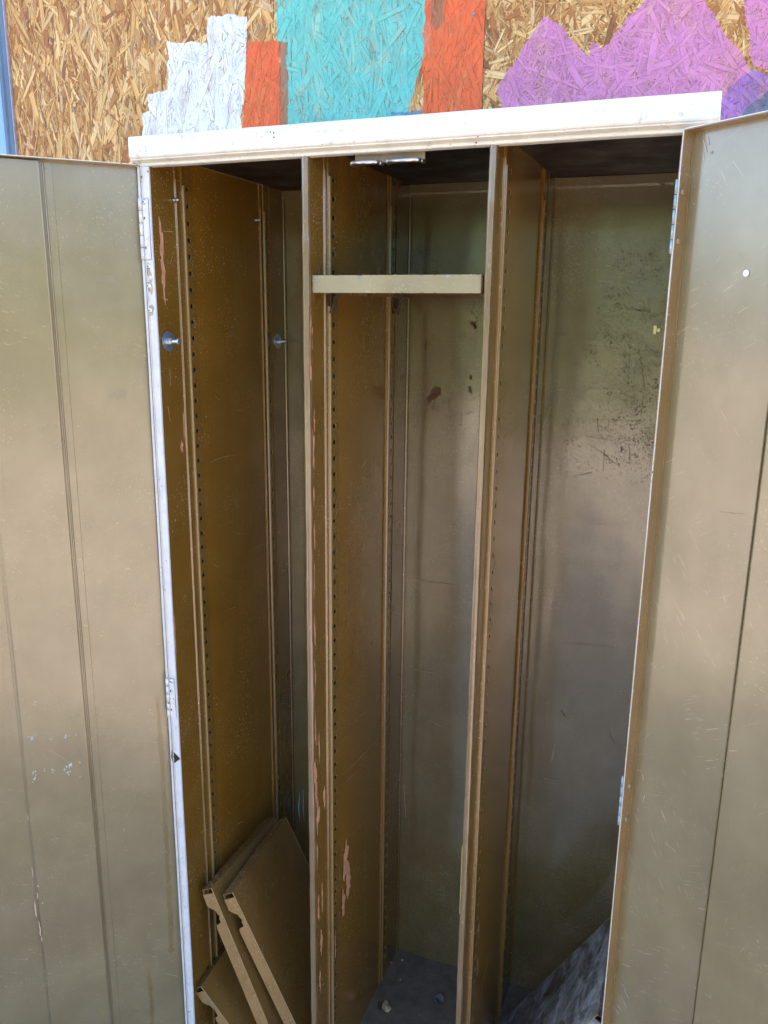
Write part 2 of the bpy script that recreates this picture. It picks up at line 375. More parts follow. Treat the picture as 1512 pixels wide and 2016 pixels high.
WHITE, RED, BROWN, CYAN = (0.68, 0.70, 0.70), (0.66, 0.110, 0.028), (0.30, 0.12, 0.055), (0.115, 0.445, 0.39)
PURP, VIOL, SLATE = (0.53, 0.195, 0.365), (0.24, 0.12, 0.38), (0.09, 0.13, 0.18)
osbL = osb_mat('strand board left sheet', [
    (CYAN, [[(541,-200),(545,90),(570,300),(700,300),(845,100),(860,-200)], [(560,80),(566,300),(790,300),(815,190),(835,60),(700,40)]], True, 0.97),
    (WHITE, [[(280,300),(281,222),(330,210),(360,214),(360,300)], [(299,240),(292,186),(380,168),(380,240)], [(330,300),(333,85),(480,84),(474,300)], [(411,120),(409,35),(488,32),(482,200),(470,220)]], True, 0.96),
    (RED, [[(488,82),(556,80),(556,300),(476,300)], [(858,-200),(836,46),(833,300),(950,300),(962,-200)]], True, 1.0),
    (BROWN, [[(548,79),(568,84),(569,300),(552,300)], [(858,-200),(850,42),(858,60),(875,40),(880,-200)]], True, 0.9),
    ((0.10, 0.20, 0.34), [[(770,221),(830,217),(832,226),(770,230)]], False, 0.9)])
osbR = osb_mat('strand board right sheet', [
    (PURP, [[(980,176),(1072,35),(1084,37),(1165,114),(1230,300),(1010,300)], [(1165,118),(1250,-60),(1345,-60),(1480,140),(1420,300),(1000,300)],
            [(1165,85),(1180,88),(1184,130),(1158,120)], [(1452,-60),(1470,60),(1480,132),(1530,150),(1560,-60)]], True, 0.97),
    (VIOL, [[(1419,188),(1480,136),(1540,150),(1540,300),(1419,300)]], True, 0.85),
    (SLATE, [[(1464,222),(1530,165),(1560,300),(1440,300)], [(1477,128),(1488,132),(1484,146),(1474,142)]], True, 0.9)])

def osb_sheet(parent, x0, x1, z0, z1, vx0, vx1, vz0, vz1, mat, n, lr, wr, angs, seed):
    """backing board plus thousands of pressed strands over the part in view"""
    rr = random.Random(seed)
    sh = thing_part('osb_sheet', parent, x0, x1, z0, z1, mat)
    verts, faces, tints, lays, uvs, st2 = [], [], [], [], [], []
    pal = [((0.48,0.25,0.075),10), ((0.60,0.36,0.125),11), ((0.70,0.48,0.22),8), ((0.33,0.125,0.028),7), ((0.41,0.19,0.05),7), ((0.22,0.080,0.022),3.5), ((0.54,0.37,0.19),2), ((0.30,0.20,0.11),1)]
    ws = [p[1] for p in pal]
    for i in range(n):
        f = i/n; L = rr.uniform(*lr)*(1.25-0.5*rr.random()**2); Wd = rr.uniform(*wr)*(0.4+0.9*rr.random()**1.3)
        if rr.random() < 0.35: Wd *= 0.35
        cx = rr.uniform(vx0, vx1); cz = rr.uniform(vz0, vz1); a = rr.gauss(angs[0], angs[1])
        ca, sa = math.cos(a), math.sin(a)
        base = -0.0006-0.0022*f; tilt = rr.uniform(-0.0005, 0.0005); tw = rr.uniform(-0.0004, 0.0004); bow = rr.uniform(-0.0003, 0.0005)
        bend = rr.gauss(0, 0.04)
        sh_ = [rr.uniform(-.25, .25) for _ in range(4)]
        col = rr.choices(pal, ws)[0][0]; k = rr.uniform(0.88, 1.16); col = tuple(min(1, (c*.92+m*.08)*k) for c, m in zip(col, (0.50, 0.27, 0.09)))
        i0 = len(verts); ns = 4
        for s in range(ns+1):
            t = s/ns-0.5
            e0 = sh_[0]*Wd if s == 0 else (sh_[1]*Wd if s == ns else 0)
            ww = Wd*(0.45 if s in (0, ns) and rr.random() < .5 else 1)*rr.uniform(.85, 1.1)
            for sd_ in (-0.5, 0.5):
                u_ = t*L+e0*sd_*2; v_ = sd_*ww+bend*L*(t*t-.1)
                x_ = cx+u_*ca-v_*sa; z_ = cz+u_*sa+v_*ca
                x_ = min(max(x_, vx0), vx1); z_ = min(max(z_, vz0), vz1)
                verts.append((x_, WALL_Y+base-(tilt*t*2+tw*sd_*2+bow*(1-4*t*t)), z_))
                lays.append(f); tints.append(col); uvs.append((u_+i*0.37, v_+i*0.13)); st2.append((t, sd_))
        for s in range(ns):
            a0 = i0+s*2; faces.append((a0, a0+2, a0+3, a0+1)[::1])
    me = bpy.data.meshes.new('wood_strand'); me.from_pydata(verts, [], faces); me.materials.append(mat)
    me.attributes.new('tint', 'FLOAT_COLOR', 'POINT'); me.attributes.new('layer', 'FLOAT', 'POINT')
    me.attributes['tint'].data.foreach_set('color', [c for t in tints for c in (*t, 1.0)]); me.attributes['layer'].data.foreach_set('value', lays)
    uvl = me.uv_layers.new(name='UVMap'); li = [0]*len(me.loops); me.loops.foreach_get('vertex_index', li)
    uvl.data.foreach_set('uv', [c for i in li for c in uvs[i]])
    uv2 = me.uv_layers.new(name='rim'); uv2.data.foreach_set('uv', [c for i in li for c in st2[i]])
    me.uv_layers['UVMap'].data.foreach_set('uv', [c for i in li for c in uvs[i]])
    me.update()
    o = bpy.data.objects.new('wood_strand', me); COL.objects.link(o); o.parent = sh; o['kind'] = 'stuff'
    return sh
def thing_part(name, parent, x0, x1, z0, z1, mat):
    bm = bm_new(); box(bm, (x0, WALL_Y, z0), (x1, WALL_Y+0.012, z1))
    o = obj(name, bm, M_board, parent); return o
M_board = flat('strand board core', (0.30, 0.155, 0.05), 0.7, 0, 0.3, 40)
wall = thing('osb_wall', 'bare strand board wall behind the locker, brushed with white, red, turquoise and purple paint', 'wall', (0, 0, 0))
SEAM = at(953, 120, 1, WALL_Y).x
XL = at(24, 150, 1, WALL_Y).x
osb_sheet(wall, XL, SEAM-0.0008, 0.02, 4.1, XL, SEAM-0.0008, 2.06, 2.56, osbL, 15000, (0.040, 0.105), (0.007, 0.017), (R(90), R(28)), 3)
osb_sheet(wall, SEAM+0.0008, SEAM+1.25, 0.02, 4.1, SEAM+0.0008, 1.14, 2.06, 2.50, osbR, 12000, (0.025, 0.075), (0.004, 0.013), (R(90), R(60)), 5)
bm = bm_new(); dome(bm, at(933, 28, 1, WALL_Y)-Y_*0.0035, (0,-1,0), 0.004, 0.001); obj('screw_head', bm, flat('dull screw', (0.25,0.2,0.16), 0.4, 0.6), wall, True)

# ---- blue metal frame at the far left -------------------------------
M_blue = flat('blue grey paint', (0.075, 0.12, 0.19), 0.4, 0, 0.12, 14)
M_lblue = flat('light blue paint', (0.20, 0.36, 0.58), 0.45, 0, 0.06, 8)
M_lav = flat('pale edge trim', (0.34, 0.29, 0.33), 0.5)
fr = thing('door_frame', 'blue painted metal frame at the left end of the strand board wall', 'frame', (XL-0.03, WALL_Y, 0))
bm = bm_new(); box(bm, (XL-0.004, WALL_Y-0.009, 0), (XL+0.0005, WALL_Y+0.01, 4.1)); bevel(bm, .001); obj('edge_trim', bm, M_lav, fr)
bm = bm_new(); prof = [(XL-0.0045, -0.002), (XL-0.0045, -0.008), (XL-0.011, -0.010), (XL-0.014, -0.006), (XL-0.020, -0.006), (XL-0.024, -0.010), (XL-0.032, -0.010), (XL-0.035, -0.008), (XL-0.035, 0.0)]
extrude_profile(bm, prof, lambda p, t: (p[0], WALL_Y+p[1], t), 0, 4.1); obj('frame_channel', bm, M_blue, fr)
bm = bm_new(); box(bm, (XL-0.5, WALL_Y-0.004, 0), (XL-0.036, WALL_Y+0.01, 4.1)); obj('blue_panel', bm, M_lblue, fr)

# ================================================================ locker
L = thing('steel_locker', 'tall worn brown steel cupboard with white top trim, both doors open, two upright dividers inside', 'locker', (W/2, D/2, 0))

# ladder strip with true slots
def slot_strip(face_x, y0, y1, s0, s1, zstart, parent, mat=None, sgn=1, pitch=0.0304, z0=ZF, z1=ZC, hh=0.0072):
    bm = bm_new(); m = 0.0012
    def q(ya, yb, za, zb, x=face_x):
        bm.faces.new([bm.verts.new(p) for p in ((x, ya, za), (x, yb, za), (x, yb, zb), (x, ya, zb))])
    q(y0, s0, z0, z1); q(s1, y1, z0, z1)
    zs = []; z = zstart
    while z > z0+0.03: zs.append(z); z -= pitch
    zs = zs[::-1]; prev = z0
    for z in zs:
        q(s0, s1, prev, z-hh/2)
        # pressed-in lip at top and sides gives the slot depth
        xi = face_x-sgn*0.0014
        for a, b in (((s0, z-hh/2), (s1, z-hh/2)), ((s0, z+hh/2), (s1, z+hh/2)), ((s0, z-hh/2), (s0, z+hh/2)), ((s1, z-hh/2), (s1, z+hh/2))):
            bm.faces.new([bm.verts.new(p) for p in ((face_x, *a), (face_x, *b), (xi, *b), (xi, *a))]).material_index = 1  # paler bead colour gives each lip a painted lit rim
        prev = z+hh/2
    q(s0, s1, prev, z1)
    return obj('slotted_strip', bm, [mat or M_fold, M_bead], parent)

def side_wall(face_x, ys, parent, back_x):
    """folded side lining. ys = (ridge, bead, slot0, slot1, panel, ridge2, bead2, slot0b, slot1b, end)"""
    r1, b1, s0, s1, pn, r2, b2, t0, t1, en = ys
    f = lambda p, t: (p[1], p[0], t)
    bm = bm_new()
    extrude_profile(bm, [(0.0, face_x), (r1-.0025, face_x), (r1-.0005, face_x+.0022), (r1+.001, face_x+.0022), (r1+.003, face_x-.0025), (b1-.004, face_x-.0025), (b1-.003, face_x)], f, ZF, ZC, 20)
    obj('front_fold', bm, M_fold, parent)
    bm = bm_new(); extrude_profile(bm, [(b1-.003, face_x), (b1+.003, face_x)], f, ZF, ZC, 1); obj('fold_web', bm, M_fold, parent)
    slot_strip(face_x, b1+.003, pn, s0, s1, 2.0075, parent)
    bm = bm_new(); extrude_profile(bm, [(pn, face_x), (pn+.001, face_x-.0015), (r2-.003, face_x-.0015), (r2-.001, face_x+.0012), (r2+.001, face_x+.0012), (r2+.003, face_x-.0025), (b2-.004, face_x-.0025), (b2-.003, face_x), (b2+.003, face_x)], f, ZF, ZC, 30)
    obj('side_sheet', bm, M_side, parent)
    slot_strip(face_x, b2+.003, t1+.003, t0, t1, 1.977, parent)
    bm = bm_new(); extrude_profile(bm, [(t1+.003, face_x), (t1+.006, face_x+.0015), (D-.009, face_x+.0015), (D-.008, face_x+.004), (D-.002, face_x+.004)], f, ZF, ZC, 1); obj('corner_fold', bm, M_fold, parent)
    bead_part('bead', face_x, b1, ZF, 2.012, .0032 if face_x < .5 else .0022, M_bead, parent)
    bead_part('bead', face_x, b2, ZF, 2.000, .0030, M_bead, parent)
    bead_part('fold_line', face_x+.0022, r1, ZF, 2.02, .0012, M_bead_pink, parent)
    bead_part('fold_line', face_x+.0012, r2, ZF, 2.005, .0011, M_bead_pink, parent)

# outer shell
bm = bm_new()
box(bm, (-0.0235, 0.0012, 0.0), (-0.0225, D+.012, ZC)); box(bm, (W+.0225, 0.0012, 0), (W+.0235, D+.012, ZC)); box(bm, (-.0225, D+.008, 0), (W+.0225, D+.012, ZC))
obj('outer_shell', bm, M_jamb, L)
bm = bm_new(); box(bm, (-0.012, .002, ZF-.03), (-0.011, D, ZC)); obj('cavity_shade_sheet', bm, M_void, L)  # added dark sheet paints the shade seen through the slots

lw = thing_l = None
sp = bm_new(); box(sp, (-.0102, 0.0016, ZF), (-.0098, D-.001, ZC)); sideL = obj('side_panel', sp, M_void, L); sideL['label'] = 'left side lining with slotted shelf rails'  # thin near-black sheet adds cavity shade behind the slotted rails
side_wall(0.0, (.075, .101, .110, .119, .131, .387, .407, .415, .423, .43), sideL, 0.034)
bm = bm_new(); extrude_profile(bm, [(0.0, W), (.03, W), (.032, W-.003), (.06, W-.003), (D, W)], lambda p, t: (p[1], p[0], t), ZF, ZC, 1); obj('side_panel', bm, M_side, L)

def divider(xl, xr, ys, back_x):
    bm = bm_new(); extrude_profile(bm, [(0.003, xl), (D, xl)], lambda p, t: (p[1], p[0], t), ZF, ZC, 1)
    d = obj('divider', bm, M_side, L)
    side_wall(xr, ys, d, back_x)
    # rounded, dented nose
    bm = bm_new(); c = (xl+xr)/2; r = (xr-xl)/2+.0004; s = rnd.random()*40
    prof = [(-math.cos(t)*r, -math.sin(t)*r*.75) for t in [math.pi*i/8 for i in range(9)]]
    prof = [(-r, .004)]+prof+[(r, .004)]
    def f(p, t):
        k = 1+0.10*mnoise.noise((s, 0, t*30)); return (c+p[0]*k+.0007*mnoise.noise((s, 5, t*6)), .003+p[1]*k, t)
    extrude_profile(bm, prof, f, ZF, ZT+.006, 220); obj('nose', bm, M_edge, d, True)
    return d
dv1 = divider(X1, X1R, (.059, .081, .093, .1055, .116, .365, .383, .399, .407, .42), .3277)
for dd_, xm_ in ((dv1, (X1+X1R)/2),):
    bm = bm_new(); box(bm, (xm_-.0005, .012, ZF), (xm_+.0005, D-.004, ZC-.001)); obj('cavity_shade_sheet', bm, M_void, dd_)  # added dark sheet puts slot shade inside the left divider
dv1['label'] = 'left divider with scraped front edge'
dv2 = divider(X2, X2R, (.047, .069, .092, .1035, .112, .368, .391, .409, .417, .43), .6235)
bm = bm_new(); box(bm, ((X2+X2R)/2-.0005, .012, ZF), ((X2+X2R)/2+.0005, D-.004, ZC-.001)); obj('cavity_shade_sheet', bm, M_void, dv2)  # added dark sheet, slot shade for the right divider
dv2['label'] = 'right divider with scraped front edge'

# back, ceiling, floor
bm = bm_new()
NX, NZ = 36, 60
g_ = [[bm.verts.new((-.0+ (W)*i/NX, D+.0012*mnoise.noise((i*.35, 3, j*.22)), ZF+(ZC-ZF)*j/NZ)) for i in range(NX+1)] for j in range(NZ+1)]
for j in range(NZ):
    for i in range(NX): bm.faces.new((g_[j][i], g_[j][i+1], g_[j+1][i+1], g_[j+1][i]))
back = obj('back_panel', bm, M_back, L, True)
bm = bm_new(); box(bm, (.001, D-.012, ZC-.019), (W-.001, D-.002, ZC-.001)); bevel(bm, .001); obj('top_rail', bm, M_back, back)
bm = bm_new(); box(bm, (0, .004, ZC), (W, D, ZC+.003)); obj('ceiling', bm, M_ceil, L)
bm = bm_new(); box(bm, (-.02, 0.002, ZF-.004), (W+.02, D+.006, ZF)); obj('floor', bm, M_floor, L)
bm = bm_new(); box(bm, (-.0224, 0.004, 0.0), (W+.0224, .02, ZF-.005)); obj('plinth', bm, M_jamb, L)

# white front: top trim moulding and jambs
bm = bm_new()
prof = [(.012, 2.0755), (-.018, 2.0755), (-.0195, 2.0740), (-.020, 2.0710), (-.020, 2.0440), (-.0185, 2.0415), (-.0155, 2.0400), (-.0155, 2.0385), (-.010, 2.0365), (-.0045, 2.0355), (-.0030, 2.0345), (-.0030, 2.0310), (-.0010, 2.0300), (.014, 2.0300), (.014, 2.0549)]
s = 11.0
extrude_profile(bm, prof, lambda p, t: (t, p[0]+.0005*mnoise.noise((t*9, s, 0)), p[1]+.0006*mnoise.noise((t*7, 0, s))), -.0240, .9245, 60)
bm.verts.ensure_lookup_table()
n_ = len(prof)
bm.faces.new([bm.verts[i] for i in range(n_)]); bm.faces.new([bm.verts[len(bm.verts)-n_+i] for i in range(n_)][::-1])
trim = obj('top_trim', bm, M_white, L); trim['label'] = 'white painted moulded top trim'
bm = bm_new(); box(bm, (-.0238, .0142, 2.0595), (.9243, D+.012, 2.0748)); obj('top_cover', bm, M_white, L)
def jamb(x0, x1):
    bm = bm_new(); s = rnd.random()*30
    prof = [(x0, .0011), (x0, -.0005), (x0+.001, -.0015), (x1-.001, -.0015), (x1, -.0005), (x1, .003)]
    extrude_profile(bm, prof, lambda p, t: (p[0]+.0008*mnoise.noise((s, 0, t*5)), p[1], t), 0, 2.0299, 60)
    return obj('jamb', bm, M_jamb, L)
jl = jamb(-.0235, 0.0005); jr = jamb(W-.0005, W+.0235)

# ---- hinges on the left jamb ---------------------------------------
def screw(c, axis, r, parent, mat=M_zinc, slot=True):
    bm = bm_new(); c = Vector(c); a = Vector(axis).normalized()
    cyl(bm, c, a, r*1.15, r*1.1, .0006, 20); dome(bm, c+a*.0006, a, r, .0016, 20)
    o = obj('screw', bm, mat, parent, True)
    bm = bm_new(); cyl(bm, c+a*.0019, a, r*.28, r*.28, .0006, 8); o2 = obj('screw_socket', bm, M_void, parent)
    return o
def hinge_left(zc, h, parent):
    bm = bm_new(); box(bm, (-.0165, -.0032, zc-h/2), (-.0015, -.0016, zc+h/2)); bevel(bm, .0008)
    hn = obj('hinge', bm, M_jamb, parent)
    bm = bm_new(); n = 5
    for k in range(n):
        a = zc-h/2+h*k/n+.0008; cyl(bm, (-.0178, -.0048, a), (0,0,1), .0034, .0034, h/n-.0016, 14)
    obj('knuckle', bm, M_jamb, hn, True)
    bm = bm_new(); box(bm, (-.0125, -.0042, zc-h*.23), (-.0045, -.0033, zc+h*.12)); bevel(bm, .0004); obj('white_patch', bm, M_white, hn)
    for z in (zc+h*.18, zc-h*.30):
        bm = bm_new(); cyl(bm, (-.0125, -.00345, z), (0,-1,0), .0024, .0024, .0003, 14); obj('screw_hole', bm, M_void, hn)
    screw((-.010, -.0032, zc+h*.44), (0,-1,0), .0042, hn)
    return hn
zA = at(290, 390, 1, 0).z; zB = at(292, 512, 1, 0).z
hinge_left((zA+zB)/2, zA-zB, jl)
zA = at(341, 1335, 1, 0).z; zB = at(345, 1412, 1, 0).z
hinge_left((zA+zB)/2, zA-zB, jl)
for q in ((292.5, 524), (292.5, 563), (295, 611)):
    p = at(*q, 1, -.0015); screw(p, (0,-1,0), .0045, jl)
p = at(372, 1990, 1, -.0015); screw(p, (0,-1,0), .0035, jl)
# bare metal outline around the screws, and black hole lower down
bm = bm_new(); o_ = Vector((0, -.00165, 0))
for q, ra, rb in (((296,562), .006, .012), ((298,612), .0062, .010), ((293,535), .0055, .010)):
    p = at(*q, 1, -.0015); blob(bm, o_, X_, Z_, p.x, p.z, ra, rb)
stuff(obj('bare_patch', bm, flat('stained bare steel', (0.40, 0.33, 0.24), 0.5, 0.2, 0.3, 80), jl))
bm = bm_new(); a, b, c, d_ = [at(*q, 1, -.0018) for q in ((338,1476), (355,1494), (341,1504), (337,1490))]
bm.faces.new([bm.verts.new(v) for v in (a, b, c, d_)]); obj('rust_hole', bm, M_void, jl)

# ---- screws and bolts through the left lining -----------------------
def bolt(c, r, Ln, parent, head=False):
    c = Vector(c); bm = bm_new(); cyl(bm, c, (1,0,0), r, r, .0016, 40)
    bl = obj('bolt', bm, M_zinc_blue, parent); 
    bm = bm_new(); cyl(bm, c+X_*.0016, (1,0,0), r*.36, r*.36, .0055, 6); cyl(bm, c+X_*.007, (1,0,0), r*.30, r*.30, .004, 6); obj('nut', bm, M_zinc, bl)
    bm = bm_new(); z = .011
    cyl(bm, c+X_*.011, (1,0,0), r*.17, r*.17, Ln-.011, 14)
    k = 0
    while .012+k*.0014 < Ln-.001: cyl(bm, c+X_*(.012+k*.0014), (1,0,0), r*.20, r*.17, .0008, 12); k += 1
    if head: cyl(bm, c+X_*(Ln-.001), (1,0,0), r*.34, r*.32, .0025, 20)
    obj('threaded_shank', bm, M_zinc, bl, False)
bolt((.0024, .0285, 1.7305), .0185, .024, sideL, True)
bolt((.0017, .4545, 1.719), .0170, .023, sideL)
def pin(c, parent):
    bm = bm_new(); cyl(bm, c, (1,0,0), .0032, .0032, .006, 12); cyl(bm, Vector(c)+X_*.006, (1,0,0), .0040, .0008, .007, 12); obj('screw_tip', bm, M_zinc, parent, True)
pin((0.0, .068, 1.983), sideL); pin((-.001, .368, 1.979), sideL)

# rivets along the back corner fold of the left lining and small studs
rv = None
for q in ((568,875), (571,1083), (573,1281), (575,1467), (559,400), (566,652)):
    p = at(*q, 1, D-.008)
    bm = bm_new(); dome(bm, (p.x-.006, p.y, p.z), (.4,-1,0), .0035, .0018, 12); obj('rivet', bm, M_flange, sideL, True)

# ---- catch plate under the trim ------------------------------------
a, b = at(700, 300, 1, .017), at(838, 293, 1, .017); c1, c2 = at(700, 318, 1, .017), at(838, 314, 1, .017)
bm = bm_new(); box(bm, (a.x, .0145, (c1.z+c2.z)/2-.003), (b.x, .0165, ZC)); bevel(bm, .0006)
ct = obj('catch_plate', bm, M_plate, L)
for x0, x1 in ((a.x-.002, a.x+.047), (a.x+.058, b.x-.002)):
    bm = bm_new(); z = (c1.z+c2.z)/2-.0045; n = 10; rows = []
    pts = [(x0, .015), (x0+.001, .004), (x0+.006, -.004), (x1-.008, -.004), (x1-.002, .003), (x1, .015)]
    prof = []
    for (px_, py_) in pts:
        prof.append((px_, py_))
    for i in range(len(prof)-1):
        p = Vector((*prof[i], z)); q = Vector((*prof[i+1], z)); cyl(bm, p, q-p, .0032, .0032, (q-p).length, 12)
        dome(bm, q, (q-p), .0032, .0032, 12)
    box(bm, (x0+.003, -.002, z-.0008), (x1-.003, .014, z+.0008))
    obj('hook', bm, M_chrome, ct, True)

# ---- little fittings on the back panel ------------------------------
p = at(1297, 650, 1, D-.004); bm = bm_new(); cyl(bm, p, (0,-1,0), .004, .004, .007, 12); box(bm, (p.x-.010, p.y-.009, p.z-.008), (p.x-.004, p.y-.006, p.z+.009)); bevel(bm, .0008); obj('brass_stud', bm, M_brass, back)
p = at(1303, 360, 1, D-.004); bm = bm_new(); cyl(bm, p, (0,-1,0), .0055, .0045, .008, 14); obj('stud', bm, M_flange, back)

# ---- doors -----------------------------------------------------------
def door(P, ang, sx, label, ztop=2.0325):
    """open door pan. local (s, n, z): s from hinge to free edge, n towards the inner side"""
    t = R(ang); u = Vector((sx*math.cos(t), -math.sin(t), 0)); n = Vector((-sx*math.sin(t), -math.cos(t), 0))
    F = lambda s, k, z: P+u*s+n*k+Z_*z
    z0, z1 = .085, ztop; Wd = .445; T = .020
    bm = bm_new(); NS, NZ_ = 16, 48; sd_ = rnd.random()*50
    g_ = [[bm.verts.new(F(.001+(Wd-.002)*i/NS, -T+.0006*mnoise.noise((i*.5+sd_, 1, j*.3)) if 0 < i < NS else -T, z0+(z1-z0)*j/NZ_)) for i in range(NS+1)] for j in range(NZ_+1)]
    for j in range(NZ_):
        for i in range(NS): bm.faces.new((g_[j][i], g_[j][i+1], g_[j+1][i+1], g_[j+1][i]))
    dr = obj('door', bm, M_door, L, True); dr['label'] = label
    def bx(name, s0, s1, n0, n1, za, zb, mat, bv=.0006, par=dr):
        bm = bm_new(); v = [F(*q) for q in ((s0,n0,za),(s1,n0,za),(s1,n1,za),(s0,n1,za),(s0,n0,zb),(s1,n0,zb),(s1,n1,zb),(s0,n1,zb))]
        V = [bm.verts.new(q) for q in v]
        for f in ((0,3,2,1),(4,5,6,7),(0,1,5,4),(1,2,6,5),(2,3,7,6),(3,0,4,7)): bm.faces.new([V[i] for i in f])
        bmesh.ops.recalc_face_normals(bm, faces=bm.faces)
        if bv: bevel(bm, bv, 2)
        return obj(name, bm, mat, par)
    # outer white skin wraps round: seen as the bright rim
    bx('outer_skin', -.0012, Wd+.0012, -T-.0030, -T-.0015, z0-.001, z1+.001, M_white, 0)
    bx('hinge_rim', -.0014, -.0002, -T-.0029, .0006, z0-.001, z1+.001, M_white, .0003)
    bx('top_rim', -.0002, Wd, -T-.0006, .0004, z1-.0002, z1+.0008, M_white, 0)
    bx('hinge_flange', 0.0, .0011, -T, 0.0, z0, z1-.0005, M_flange, .0003)
    bx('flange_hem', .0011, .0024, -T, -T+.0025, z0, z1-.0008, M_bead, .0005)
    bx('top_flange', .0012, Wd-.001, -T, -.0002, z1-.0015, z1-.0004, M_flange, .0002)
    bx('free_flange', Wd-.0012, Wd, -T, 0.0, z0, z1-.0005, M_flange, .0003)
    # overlapping inner sheets: seam, ledge, dark fold line, raised channel, second fold
    bm = bm_new()
    prof = [(.1435, -T+.0002), (.1440, -T+.0014), (.1560, -T+.0014), (.1575, -T+.0030), (.1590, -T+.0034), (.1600, -T-.0003), (.1625, -T-.0003), (.1632, -T+.0076), (.1645, -T+.0086),
            (.1662, -T+.0090), (.2790, -T+.0090), (.2815, -T+.0084), (.2822, -T+.0012), (.2860, -T+.0012), (.2866, -T+.0004), (.3020, -T+.0004)]
    s_ = rnd.random()*40
    def f(p, t_): return F(p[0]+.0004*mnoise.noise((s_, 0, t_*2.5)), p[1]+(.0006*mnoise.noise((p[0]*9, s_, t_*3)) if .17 < p[0] < .27 else 0), t_)
    extrude_profile(bm, prof, f, z0+.004, z1-.004, 60)
    ch = obj('stiffener_channel', bm, M_door, dr)
    return dr, F, u, n
PL, PR = Vector((-.014, -.004, 0)), Vector((.8822, -.0300, 0))
drL, FL, uL, nL = door(PL, 43, -1, 'left door, inner side showing')
drR, FR, uR, nR = door(PR, 37, 1, 'right door, inner side showing', 2.0290)
# right door: hinge leaf slivers, rivets on the flange, small white dome
for (ya, yb) in ((352, 500), (1530, 1632)):
    xa = 1345-.0907*(ya-262); zA = at_plane(xa, ya, PR, nR).z; zB = at_plane(xa, yb, PR, nR).z
    bm = bm_new(); a = FR(-.0095, .0008, 0); 
    for s0, s1, n0, n1 in ((-.0045, -.0014, -.004, -.0025),):
        V = [bm.verts.new(FR(*q)) for q in ((s0,n0,zB),(s1,n0,zB),(s1,n1,zB),(s0,n1,zB),(s0,n0,zA),(s1,n0,zA),(s1,n1,zA),(s0,n1,zA))]
        for f in ((0,3,2,1),(4,5,6,7),(0,1,5,4),(1,2,6,5),(2,3,7,6),(3,0,4,7)): bm.faces.new([V[i] for i in f])
    bmesh.ops.recalc_face_normals(bm, faces=bm.faces); bevel(bm, .0004)
    hg = obj('hinge', bm, M_jamb, drR)
    bm = bm_new(); [cyl(bm, FR(-.0040, .0002, zB+(zA-zB)*k/5+.0006), (0,0,1), .0021, .0021, (zA-zB)/5-.0012, 12) for k in range(5)]; obj('knuckle', bm, mat_edge('hinge pin blue white', (.20,.30,.36), (.40,.42,.43), .5), hg, True)
nf = uR  # flange faces towards the free edge
for y in (378, 475, 1547, 1613):
    x = 1354-.0905*(y-262)+2
    q = at_plane(x, y, PR+uR*.0012, uR); q = Vector((q.x, q.y, q.z))
    dd_ = (q-PR).dot(nR); dd_ = max(-.015, min(-.006, dd_))
    bm = bm_new(); dome(bm, FR(.0012, dd_, q.z), uR, .0052, .0026, 16); obj('rivet', bm, M_flange, drR, True)
q = at_plane(1469, 538, PR-nR*.0195, nR); bm = bm_new(); dome(bm, q+nR*.0006, nR, .0045, .0018, 16); obj('white_dot', bm, flat('white dot', (.9,.9,.92), .3), drR, True)
for (x, y) in ((1497, 618+340), (1402, 300)):
    q = at_plane(x, y, PR-nR*.0195, nR); bm = bm_new(); dome(bm, q+nR*.0002, nR, .0016, .0006, 10); obj('rivet', bm, M_flange, drR, True)
for (x, y) in ((99, 450), (120, 737), (90, 331)):
    q = at_plane(x, y, PL-nL*.0185, nL); bm = bm_new(); dome(bm, q+nL*.0002, nL, .0016, .0006, 10); obj('rivet', bm, M_flange, drL, True)

# ================================================================ wear with its own outline
ORG = {}
def px_sliver(bm, pts, conv, u, v, w):
    P3 = [conv(*q) for q in pts]; sliver(bm, ORG[conv], u, v, P3, w)
# door L: drips, tape marks, rubs
oL = PL-nL*(.020-.00035); toL = lambda x, y: (lambda p: ((p-oL).dot(uL), (p-oL).dot(Z_)))(at_plane(x, y, oL, nL)); ORG[toL] = oL
def drip(parent, o0, u, conv, pts, w, mat, name='drip_mark'):
    bm = bm_new(); P = [conv(*q) for q in pts]; full = []
    for i in range(len(P)-1):
        for k in range(6):
            t = k/6; full.append((P[i][0]*(1-t)+P[i+1][0]*t+rnd.uniform(-.0008, .0008), P[i][1]*(1-t)+P[i+1][1]*t))
    full.append(P[-1]); n = len(full); Lr = []
    for i, (a, b) in enumerate(full):
        ww = w*(.35+.65*min(1, i/(n*.15)))*rnd.uniform(.75, 1.25)
        Lr.append((bm.verts.new(o0+u*(a-ww)+Z_*b), bm.verts.new(o0+u*(a+ww)+Z_*b)))
    for i in range(n-1): bm.faces.new((Lr[i][0], Lr[i][1], Lr[i+1][1], Lr[i+1][0]))
    blob(bm, o0, u, Z_, full[-1][0], full[-1][1], w*1.8, w*2.4)
    return obj(name, bm, mat, parent)
drip(drL, oL, uL, toL, [(309,1369), (318,1480), (326,1640), (333,1760), (338,1868)], .0045, M_drip)
drip(drL, oL, uL, toL, [(292,1908), (297,1960), (302,2040)], .0045, M_drip)
oLc = PL-nL*(.020-.0093); toLc = lambda x, y: (lambda p: ((p-oLc).dot(uL), (p-oLc).dot(Z_)))(at_plane(x, y, oLc, nL)); ORG[toLc] = oLc
bm = bm_new()
for (x, y) in ((207, 548), (231, 778)):
    a, b = toL(x, y); 
    for k in range(5): blob(bm, oL, uL, Z_, a+(k-2)*.0055, b+rnd.uniform(-.001, .001), .005, .0065, 12, .2)
stuff(obj('tape_mark', bm, M_tape, drL))
bm = bm_new()
